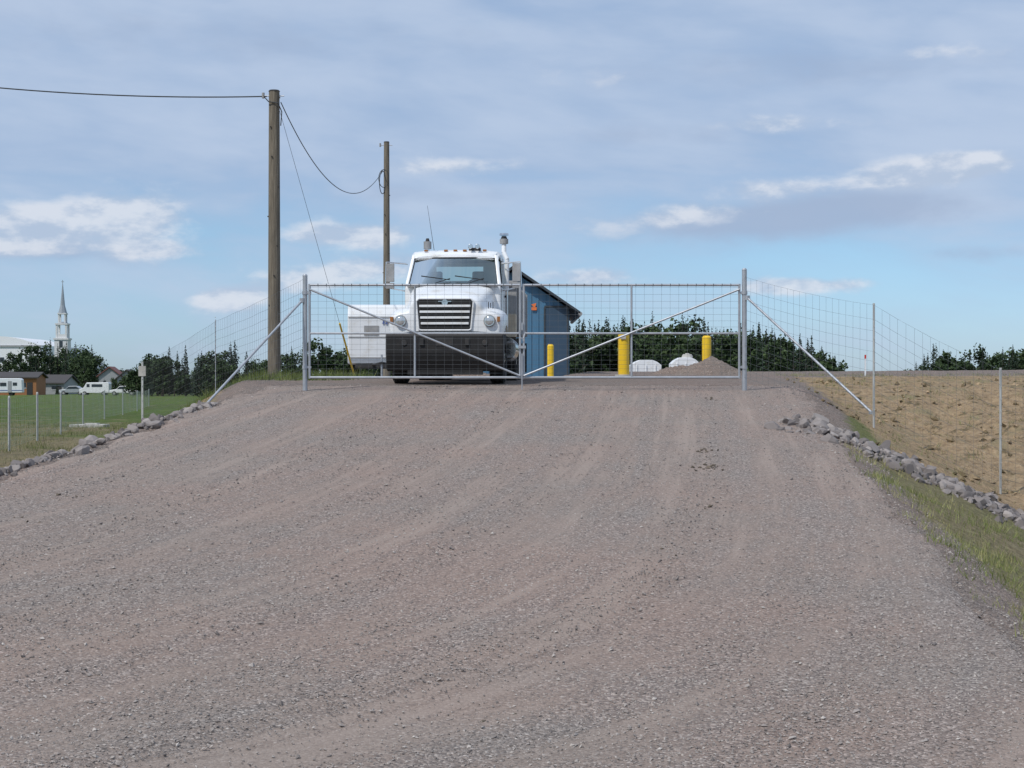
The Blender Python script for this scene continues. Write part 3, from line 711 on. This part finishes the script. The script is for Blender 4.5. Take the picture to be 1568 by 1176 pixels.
for x in(-.45,.45):
    mb.box((x,2.65,1.85),(.46,.16,.65),M_seat); mb.box((x,2.65,2.27),(.26,.12,.22),M_seat); mb.box((x,2.4,1.6),(.46,.5,.14),M_seat)
mb.box((0,1.85,1.93),(1.8,.35,.16),M_dark)
mb.obj('seats_and_dash',truck,bevel=.04)
mb=MB(); c=Vector((.45,2.05,2.02))
ring=[c+Vector((.21*math.cos(t),.12*math.sin(t),.17*math.sin(t))) for t in np.linspace(0,2*math.pi,20)]
mb.tube(ring,.016,6,M_black); mb.obj('steering_wheel',truck,smooth=True)
mb=MB()
for x in(-.62,-.2,0,.2,.62): mb.box((x,2.2,2.795),(.08,.06,.04),M_amber)
for x in(.33,.48): mb.cyl((x,2.3,2.87),(x,2.05,2.87),.02,.055,12,M_chrome,True)
mb.box((.4,2.35,2.83),(.25,.1,.06),M_dark)
mb.obj('roof_lamps_and_horns',truck,bevel=.01)
mb=MB()
mb.tube([(1.08,2.2,1.95),(1.09,2.2,2.6),(1.02,2.25,2.75),(1.02,2.3,2.95)],.05,14,M_white)
mb.cyl((1.02,2.3,2.94),(1.02,2.3,3.04),.09,.09,16,M_grey); mb.cyl((1.02,2.3,3.04),(1.02,2.3,3.10),.07,.05,16,M_dark); mb.cyl((1.02,2.3,3.12),(1.02,2.3,3.16),.10,.09,16,M_chrome)
mb.cyl((-.72,3.35,1.2),(-.72,3.35,2.92),.05,.05,14,M_chrome); mb.cyl((-.72,3.35,2.92),(-.72,3.35,3.08),.085,.085,16,M_grey); mb.cyl((-.72,3.35,3.08),(-.72,3.35,3.15),.05,.03,16,M_dark)
mb.cyl((-.45,2.2,2.8),(-.6,2.25,3.75),.006,.003,6,M_dark)
mb.obj('intake_stacks_and_antenna',truck,smooth=True)
for s in(-1,1):
    mb=MB(); x=s*1.32; y=1.72
    mb.tube([(s*1.0,1.85,2.50),(s*1.40,y,2.52),(s*1.42,y,2.0),(s*1.0,1.85,1.92)],.014,8,M_chrome)
    mb.tube([(s*1.0,2.1,2.50),(s*1.40,y,2.52)],.010,8,M_chrome)
    mb.box((x,y,2.30),(.17,.07,.38),M_grey); mb.box((x,y+.04,2.30),(.15,.01,.35),M_chrome); mb.box((x,y,2.03),(.17,.06,.12),M_grey)
    mb.obj('mirror',truck,bevel=.012)
mb=MB()
mb.prism([(3.75,1.1),(3.75,2.18),(7.6,2.12),(7.6,1.1)],-1.2,1.2,M_grey)
for y in np.arange(4.0,7.6,.6):
    for s in(-1,1): mb.box((s*1.23,y,1.6),(.06,.08,1.0),M_grey)
for x in(-.8,-.4,0,.4,.8): mb.box((x,3.72,1.6),(.06,.06,1.0),M_grey)
mb.box((0,3.7,2.2),(2.44,.1,.08),M_grey)
mb.box((1.08,3.45,1.25),(.26,.4,.5),simple('beige_toolbox',(0.45,0.38,0.28),.6))
mb.obj('rear_body',truck,bevel=.01)
mb=MB()
for s in(-1,1): mb.box((s*.98,7.3,.6),(.5,.02,.7),M_black)
mb.obj('mud_flaps',truck)

# ------------------------------------------------------------ white enclosed trailer
tr_=empty('white_trailer',(-3.95,52,tz(-3.95,52)),math.radians(2))
mb=MB(); mb.prism([(0,.42),(-.06,.6),(-.06,1.9),(.10,2.22),(.35,2.26),(4.4,2.26),(4.4,.42)],-1.08,1.08,M_white); mb.obj('box_body',tr_,bevel=.05)
mb=MB()
for z in(.62,1.25,1.85): mb.box((0,-.068,z),(2.1,.012,.03),M_grey)
mb.box((-.35,-.07,1.45),(.45,.012,.3),M_grey)
mb.box((0,-.066,.5),(2.1,.02,.1),M_galv)
for i,x in enumerate((.02,.12,.22,.32,.42,.52)): mb.box((x,-.085,1.70),(.055,.01,.13 if i%2 else .11),M_bluep if i<2 else M_redl,Matrix.Rotation(.2,3,'Y'))
mb.obj('trim_and_lettering',tr_)
mb=MB(); mb.box((0,2,.36),(1.7,4.2,.1),M_dark); mb.cyl((-.3,-.1,.4),(0,-1.1,.45),.04,.04,8,M_dark); mb.cyl((.3,-.1,.4),(0,-1.1,.45),.04,.04,8,M_dark); mb.cyl((0,-.95,.0),(0,-.95,.7),.03,.03,8,M_galv); mb.obj('frame_and_tongue',tr_)
for s in(-1,1):
    for yy in(1.8,2.6):
        mb=MB(); mb.cyl((s*.82,yy,.34),(s*1.02,yy,.34),.33,.33,24,M_rubber); mb.cyl((s*.81,yy,.34),(s*1.03,yy,.34),.19,.19,20,M_white); mb.obj('trailer_wheel',tr_,bevel=.03)
# ------------------------------------------------------------ blue shed
bz=tz(0.5,50)-.1
shed=empty('blue_metal_shed',(0.03,50,0))
M_blue=simple('blue_siding',(0.075,0.19,0.31),.45,.1,.07,1.2,dirt=(0.095,0.20,0.30))
M_blued=simple('shade_blue_panel',(0.035,0.07,0.115),.5,0,.1)  # dark tone paints in the shade at the right end of the gable
M_roof=simple('dark_roof',(0.05,0.06,0.07),.5,.2)
hw=1.64; ze=2.12; za=3.22
mb=MB(); mb.prism([(-hw,bz),(hw,bz),(hw,ze),(0,za),(-hw,ze)],0,6.5,M_blue,'y')
mb.obj('walls',shed)
mb=MB(); x=-hw+.06
while x<hw:
    zt=za-(za-ze)*abs(x)/hw-.03; mb.box((x,-.012,(bz+zt)/2),(.045,.024,zt-bz),M_blue); x+=.21
y=.15
while y<6.5:
    for s in(-1,1): mb.box((s*(hw+.01),y,(bz+ze)/2),(.024,.045,ze-bz-.05),M_blue)
    y+=.25
mb.obj('siding_ribs',shed)
mb=MB(); sl=(za-ze)/hw
for s in(-1,1):
    a=Vector((0,0,za+.06)); b=Vector((s*1.97,0,za+.06-1.97*sl))
    mb.add([(a.x,-.35,a.z),(b.x,-.35,b.z),(b.x,6.8,b.z),(a.x,6.8,a.z),(a.x,-.35,a.z+.09),(b.x,-.35,b.z+.07),(b.x,6.8,b.z+.07),(a.x,6.8,a.z+.09)],[(0,1,2,3),(4,5,6,7),(0,1,5,4),(2,3,7,6),(1,2,6,5)],M_roof)
    mb.cyl((b.x,-.35,b.z),(b.x,6.8,b.z),.06,.06,8,M_grey)
mb.obj('roof',shed)
mb=MB(); mb.box((1.28,-.035,bz+1.1),(.62,.03,2.1),M_blued); mb.box((.93,-.03,bz+1.1),(.05,.06,2.15),M_roof); mb.box((1.61,-.03,bz+1.1),(.05,.06,2.15),M_roof); mb.box((1.27,-.03,bz+2.2),(.7,.06,.05),M_roof); mb.box((1.05,-.07,bz+1.05),(.05,.04,.1),M_galv); mb.obj('added_shade_door',shed)  # added panel and frame, coloured dark in place of a shaded wall face
mb=MB(); mb.cyl((.62,-.06,2.22),(.62,-.04,2.22),.09,.09,3,M_orange); mb.box((.62,-.045,2.12),(.15,.02,.09),M_orange); mb.obj('hazard_sign',shed)

# ------------------------------------------------------------ bollards
for px,py,d,r in((843,527,47,.09),(955,509,42,.14),(1082,514,48,.13)):
    x=(px-784)/F*d; zt=(583-py)/F*d; zb=tz(x,d); mb=MB()
    mb.cyl((x,d,zb-.2),(x,d,zt-.05),r,r,24,M_yellow); mb.cyl((x,d,zt-.05),(x,d,zt),r,r*.6,24,M_yellow,True)
    if px==955: mb.box((x-.02,d-r-.01,zt-.12),(.13,.03,.1),M_conc)
    mb.cyl((x,d,zb-.1),(x,d,zb+.04),r*1.6,r*1.5,20,M_conc)
    mb.obj('yellow_bollard',smooth=True)
def pile(name,x,d,rx,ry,h,mat):
    n=60
    g=np.linspace(-1.15,1.15,n); A_,B_=np.meshgrid(g,g); R=np.sqrt(A_**2+B_**2)
    H=np.clip(1-R,0,1)**0.9; H=h*H*(1+.18*wav(A_*5,B_*5,1.1,x))+.03*wav(A_*20,B_*20,1.3)*(R<1.05)
    zb=tz(x,d)-.03
    V=np.stack([x+A_*rx,d+B_*ry,zb+H-.05*(R>1.0)],-1).reshape(-1,3); I=np.arange(n*n).reshape(n,n)
    return npmesh(name,V,np.stack([I[:-1,:-1],I[:-1,1:],I[1:,1:],I[1:,:-1]],-1).reshape(-1,4),[mat],smooth=True)
mp_,nt_,b_=newmat('pile_gravel'); pos=N(nt_,'ShaderNodeNewGeometry').outputs['Position']; c_,h_,_=gravel_nodes(nt_,pos)
c_=mix(nt_,1.0,c_,(1.15,1.12,1.08),'MULTIPLY'); nt_.links.new(c_,b_.inputs[0]); b_.inputs['Roughness'].default_value=.95
bp=N(nt_,'ShaderNodeBump'); bp.inputs['Distance'].default_value=.04; nt_.links.new(h_,bp.inputs['Height']); nt_.links.new(bp.outputs[0],b_.inputs['Normal'])
pile('gravel_pile',(1088-784)/F*46,46,1.05,.9,.52,mp_)
pile('gravel_pile',(1040-784)/F*47.5,47.5,.9,.8,.30,mp_)
pile('gravel_pile',(725-784)/F*43.5,43.5,1.0,.9,.2,mp_)
def septic(name,px,d,w,h,bump):
    x=(px-784)/F*d; z=tz(x,d); mb=MB()
    mb.prism([(-w/2,0),(-w/2,h*.6),(-w*.36,h*.85),(-w*.2,h),(w*.2,h),(w*.36,h*.85),(w/2,h*.6),(w/2,0)],-.5,.5,M_white,'y')
    for q in(-.3,0,.3): mb.box((q*w,-.52,h*.35),(.06,.05,h*.6),M_white)
    if bump: mb.cyl((w*.1,0,h),(w*.1,0,h+.14),.24,.18,16,M_conc); mb.cyl((w*.1,0,h+.14),(w*.1,0,h+.18),.10,.08,12,M_conc)
    mb.obj(name,loc=(x,d,z),bevel=.04)
septic('white_storage_tank',1048,68,1.15,.60,True)
septic('white_storage_tank',988,72,1.3,.56,False)

# ------------------------------------------------------------ village
def house(name,px,d,w,dep,h,rh,wall,roof,gable='side',win=3):
    x=(px-784)/F*d; z=tz(x,d)-.1; e=empty(name,(x,d,z),math.radians(random.uniform(-8,8)))
    mb=MB()
    if gable=='front': mb.prism([(-w/2,0),(w/2,0),(w/2,h),(0,h+rh),(-w/2,h)],0,dep,wall,'y')
    else: mb.prism([(0,0),(dep,0),(dep,h),(dep/2,h+rh),(0,h)],-w/2,w/2,wall,'x')
    mb.obj('walls',e)
    mb=MB(); o=.4
    if gable=='front':
        for s in(-1,1): mb.add([(0,-o,h+rh+.05),(s*(w/2+o),-o,h-o*rh/(w/2)+.05),(s*(w/2+o),dep+o,h-o*rh/(w/2)+.05),(0,dep+o,h+rh+.05),(0,-o,h+rh+.25),(s*(w/2+o),-o,h-o*rh/(w/2)+.25),(s*(w/2+o),dep+o,h-o*rh/(w/2)+.25),(0,dep+o,h+rh+.25)],[(0,1,2,3),(4,5,6,7),(0,1,5,4),(1,2,6,5),(2,3,7,6)],roof)
    else:
        for s in(-1,1):
            y0=dep/2; y1=dep/2+s*(dep/2+o); zz=h-o*rh/(dep/2)
            mb.add([(-w/2-o,y0,h+rh+.05),(w/2+o,y0,h+rh+.05),(w/2+o,y1,zz+.05),(-w/2-o,y1,zz+.05),(-w/2-o,y0,h+rh+.25),(w/2+o,y0,h+rh+.25),(w/2+o,y1,zz+.25),(-w/2-o,y1,zz+.25)],[(0,1,2,3),(4,5,6,7),(0,3,7,4),(1,2,6,5),(2,3,7,6)],roof)
    mb.obj('roof',e)
    mb=MB()
    for i in range(win):
        xx=-w/2+w*(i+.7)/(win+.6); mb.box((xx,-.03,h*.58),(w*.12,.06,h*.3),M_win); mb.box((xx,-.02,h*.58-h*.16),(w*.14,.1,.08),M_white)
    mb.box((w*.38,-.03,h*.38),(.95,.06,h*.72),M_dark); mb.obj('windows_and_door',e)
    return e
W_or=simple('orange_cedar',(0.30,0.13,0.05),.7); W_wh=simple('white_siding',(0.62,0.63,0.63),.6); R_dk=simple('asphalt_shingle',(0.06,0.055,0.055),.8); R_rd=simple('red_roof',(0.16,0.06,0.05),.7); R_wh=simple('white_metal_roof',(0.74,0.75,0.77),.4); W_gr=simple('grey_siding',(0.3,0.31,0.32),.6)
house('cedar_house',14,285,9,7,2.9,.8,W_or,R_dk)
house('bungalow',68,300,7,7,2.0,1.3,W_gr,R_dk)
house('white_house',168,330,4.2,6,3.4,1.6,W_gr,R_rd,'front',2)
house('grey_house',194,330,3.6,6,3.0,1.5,W_gr,R_dk,'front',2)
x=(0-784)/F*420; e=empty('white_arena_building',(x,420,tz(x,420)))
pr=[(-10,0)]+[(-10+20*k/16,11.2+2.2*math.sin(math.pi*k/16)) for k in range(17)]+[(10,0)]
mb=MB(); mb.prism(pr,0,30,R_wh,'y'); mb.obj('shell',e)
mb=MB()
for xx in(-8,-4,0,4,8): mb.box((xx,-.05,7.6),(2.0,.1,1.2),M_win)
mb.box((0,-.15,11.0),(20.6,.25,.4),W_gr); mb.obj('windows_and_fascia',e)
d=400; x=(96-784)/F*d; z=tz(x,d); ch=empty('church',(x,d,z))
R_sp=simple('grey_spire_metal',(0.30,0.33,0.36),.4,.2)
mb=MB(); mb.box((0,0,6),(3.1,3.1,12.2),W_wh)
mb.box((0,0,12.25),(3.5,3.5,.4),W_wh)
for sx in(-1,1):
    for sy in(-1,1): mb.box((sx*1.1,sy*1.1,14),(.42,.42,3.2),W_wh)
mb.box((0,0,12.9),(2.5,2.5,.9),W_wh); mb.box((0,0,15.75),(2.9,2.9,.35),W_wh)
for sx in(-1,1):
    for sy in(-1,1): mb.box((sx*.72,sy*.72,17.0),(.3,.3,2.1),W_wh)
mb.box((0,0,18.2),(2.0,2.0,.3),W_wh)
mb.obj('tower',ch)
mb=MB(); mb.cyl((0,0,18.36),(0,0,20.2),1.05,.55,8,R_sp); mb.cyl((0,0,20.2),(0,0,25.2),.55,.08,8,R_sp); mb.cyl((0,0,15.93),(0,0,16.3),1.3,1.0,8,R_sp)
mb.box((0,0,25.6),(.12,.12,1.1),R_sp); mb.box((0,0,25.75),(.6,.1,.12),R_sp)
mb.obj('spire',ch)
mb=MB(); mb.prism([(-5,0),(5,0),(5,5.5),(0,10),(-5,5.5)],1.56,22,W_wh,'y'); mb.obj('nave',ch)
mb=MB()
for s in(-1,1): mb.add([(0,1.6,10.15),(s*5.5,1.6,5.2),(s*5.5,22.4,5.2),(0,22.4,10.15),(0,1.6,10.4),(s*5.5,1.6,5.45),(s*5.5,22.4,5.45),(0,22.4,10.4)],[(0,1,2,3),(4,5,6,7),(0,1,5,4),(1,2,6,5),(2,3,7,6)],R_sp)
for zz in(4,8,11): mb.box((0,-1.57,zz),(.8,.06,1.5),M_win)
mb.obj('nave_roof_and_windows',ch)
def car(name,px,d,L,col,van=False):
    x=(px-784)/F*d; z=tz(x,d); e=empty(name,(x,d,z),0)
    if van: pr=[(-L/2,.4),(-L/2,1.0),(-L*.36,1.25),(-L*.25,2.1),(L*.47,2.15),(L/2,1.9),(L/2,.4)]
    else: pr=[(-L/2,.4),(-L/2,.85),(-L*.25,1.0),(-L*.12,1.5),(L*.18,1.52),(L*.36,1.05),(L/2,.95),(L/2,.4)]
    mb=MB(); mb.prism(pr,-.9,.9,col,'y'); mb.obj('body',e,bevel=.06)
    mb=MB()
    if van: mb.box((-L*.2,-.905,1.6),(L*.1,.03,.5),M_win); mb.box((L*.1,-.905,1.6),(L*.36,.03,.45),M_win)
    else: mb.prism([(-L*.22,1.02),(-L*.12,1.42),(L*.16,1.44),(L*.3,1.05)],-.92,-.905,M_win,'y')
    mb.obj('windows',e)
    for q in(-.32,.32):
        mb=MB(); mb.cyl((q*L,-.95,.34),(q*L,.95,.34),.34,.34,20,M_rubber); mb.cyl((q*L,-.96,.34),(q*L,.96,.34),.2,.2,16,M_grey); mb.obj('wheels',e)
c_wh=simple('car_white',(.7,.71,.72),.3); c_si=simple('car_silver',(.4,.42,.44),.3,.4)
car('white_van',146,275,4.8,c_wh,True); car('white_car',190,270,4.3,c_wh); car('silver_car',112,278,4.2,c_si)
def camper(px,d,rz):
    x=(px-784)/F*d; z=tz(x,d); e=empty('camper_trailer',(x,d,z),math.radians(rz))
    mb=MB(); mb.prism([(-1.9,.45),(-2.0,1.2),(-1.7,2.5),(-1.4,2.62),(1.5,2.62),(1.8,2.4),(1.9,.45)],-1.1,1.1,M_white,'y'); mb.obj('body',e,bevel=.08)
    mb=MB(); mb.box((-.9,-1.12,1.7),(.9,.05,.5),M_win); mb.box((.8,-1.12,1.75),(.6,.05,.45),M_win); mb.box((.05,-1.12,1.35),(.55,.04,1.7),W_gr); mb.box((0,-1.115,.8),(3.8,.04,.10),M_bluep); mb.obj('windows_door_stripe',e)
    mb=MB(); mb.cyl((0.2,-1.05,.33),(0.2,1.05,.33),.33,.33,20,M_rubber); mb.cyl((-1.9,0,.5),(-2.9,0,.5),.05,.05,8,M_dark); mb.obj('wheels_and_hitch',e)
camper(16,255,8)

# ------------------------------------------------------------ sky
w=bpy.data.worlds.new('World'); S.world=w; w.use_nodes=True; nt=w.node_tree
bg=nt.nodes['Background']
sunv=Vector((-0.50,-0.55,0.95)).normalized()
el=math.asin(sunv.z); az=math.atan2(sunv.x,sunv.y)
sky=N(nt,'ShaderNodeTexSky',sky_type='NISHITA'); sky.sun_disc=False; sky.sun_elevation=el; sky.sun_rotation=az
sky.altitude=200; sky.air_density=1.0; sky.dust_density=0.4; sky.ozone_density=3.0
tc=N(nt,'ShaderNodeTexCoord').outputs['Generated']
sp=N(nt,'ShaderNodeSeparateXYZ'); nt.links.new(tc,sp.inputs[0])
azn=mth(nt,'ARCTAN2',sp.outputs[0],sp.outputs[1]); eln=mth(nt,'ARCSINE',sp.outputs[2])
def vec(a,b,c=0.0):
    n=N(nt,'ShaderNodeCombineXYZ')
    for i,x in enumerate((a,b,c)):
        if isinstance(x,(int,float)): n.inputs[i].default_value=x
        else: nt.links.new(x,n.inputs[i])
    return n.outputs[0]
STR=0.1
def cc(r,g,b): return (r/STR,g/STR,b/STR)
tint=mix(nt,sstep(nt,eln,0.0,0.11),(0.70,0.90,1.30),(0.82,1.0,1.18))
base=mix(nt,1.0,sky.outputs[0],tint,'MULTIPLY')
AE=vec(azn,eln)
def vma(scale,off):
    n=N(nt,'ShaderNodeVectorMath',operation='MULTIPLY_ADD'); nt.links.new(AE,n.inputs[0]); n.inputs[1].default_value=scale; n.inputs[2].default_value=off
    return n.outputs[0]
el2=mth(nt,'ADD',eln,mth(nt,'MULTIPLY',azn,0.08))
n1=noise(nt,vec(mth(nt,'MULTIPLY',azn,5.5),mth(nt,'MULTIPLY',el2,19.0)),1.0,5,0.52,0.35)
n2=noise(nt,vec(mth(nt,'MULTIPLY',azn,14.0),mth(nt,'MULTIPLY',el2,44.0),3.0),1.0,4,0.52,0.2)
hi=sstep(nt,eln,0.03,0.16)
f=mth(nt,'ADD',mth(nt,'ADD',n1,mth(nt,'MULTIPLY',n2,0.25)),mth(nt,'MULTIPLY',hi,0.46))
veil=mth(nt,'MULTIPLY',sstep(nt,f,0.48,1.02),0.92)
veilcol=mix(nt,sstep(nt,mth(nt,'ADD',mth(nt,'MULTIPLY',n1,0.65),mth(nt,'MULTIPLY',n2,0.35)),0.36,0.64),cc(0.37,0.49,0.69),cc(0.49,0.59,0.76))
c=mix(nt,veil,base,veilcol)
def gsum(L):
    acc=None
    for px,py,wx,wy,amp in L:
        a0=math.atan((px-784)/F); e0=(583-py)/F
        v=vma((F/wx,F/wy,0),(-a0*F/wx,-e0*F/wy,0))
        n=N(nt,'ShaderNodeVectorMath',operation='DOT_PRODUCT'); nt.links.new(v,n.inputs[0]); nt.links.new(v,n.inputs[1])
        p=mth(nt,'POWER',0.36788,n.outputs['Value'])
        acc=mth(nt,'MULTIPLY',p,amp) if acc is None else mth(nt,'MULTIPLY_ADD',p,amp,acc)
    return acc
pn=noise(nt,vma((24,50,0),(0,0,1)),1.0,8,0.58,0.1)
gb=gsum([(1130,345,210,30,1.0),(1350,315,170,28,.8),(80,392,190,20,.7),(600,400,130,16,.5),(1500,395,90,14,.5),(700,300,170,18,.5),(330,70,460,46,.4),(1240,120,340,32,.5),(1030,210,260,24,.4)])
gm=sstep(nt,mth(nt,'ADD',gb,mth(nt,'MULTIPLY',mth(nt,'SUBTRACT',pn,0.5),1.0)),0.12,0.90)
c=mix(nt,mth(nt,'MULTIPLY',gm,0.8),c,cc(0.36,0.455,0.63))
wb=gsum([(205,338,95,46,1.55),(50,350,90,36,1.4),(25,388,80,20,1.1),(225,388,70,14,1.2),(345,462,62,22,1.7),(540,362,105,24,1.6),(560,415,140,22,1.3),(440,440,80,22,.9),
         (1400,280,110,28,1.55),(1490,262,60,18,1.3),(1180,295,100,20,1.15),(900,425,95,17,1.25),(1225,440,130,15,1.45),(690,258,120,18,.95),(1190,197,120,18,1.05),(960,348,160,20,.8),(1440,100,100,18,.8),(1060,325,110,16,.8),(860,120,200,20,.5)])
f=mth(nt,'ADD',wb,mth(nt,'MULTIPLY',mth(nt,'SUBTRACT',pn,0.5),2.0))
wm=sstep(nt,f,0.42,1.25)
pn2=noise(nt,vma((24,50,0),(0,0.36,1)),1.0,6,0.58,0.1)
lit=sstep(nt,mth(nt,'SUBTRACT',pn,pn2),-0.12,0.12)
pc=mix(nt,lit,cc(0.46,0.555,0.71),cc(0.71,0.755,0.84))
c=mix(nt,mth(nt,'MULTIPLY',wm,0.85),c,pc)
nt.links.new(c,bg.inputs[0]); bg.inputs[1].default_value=STR
sl=bpy.data.lights.new('sun','SUN'); sl.energy=3.1; sl.angle=math.radians(0.8); sl.color=(1,0.955,0.89)
so=bpy.data.objects.new('sun',sl); S.collection.objects.link(so); so.rotation_euler=sunv.to_track_quat('Z','Y').to_euler()

# ------------------------------------------------------------ camera
cam=bpy.data.cameras.new('camera'); co=bpy.data.objects.new('camera',cam); S.collection.objects.link(co)
cam.sensor_width=36; cam.lens=F/1568*36; cam.clip_end=12000; cam.clip_start=.1
co.location=(0,0,0); co.rotation_euler=(math.radians(90)-math.atan(5/F),0,0)
S.camera=co
S.view_settings.view_transform='Standard'; S.view_settings.look='None'; S.view_settings.exposure=0
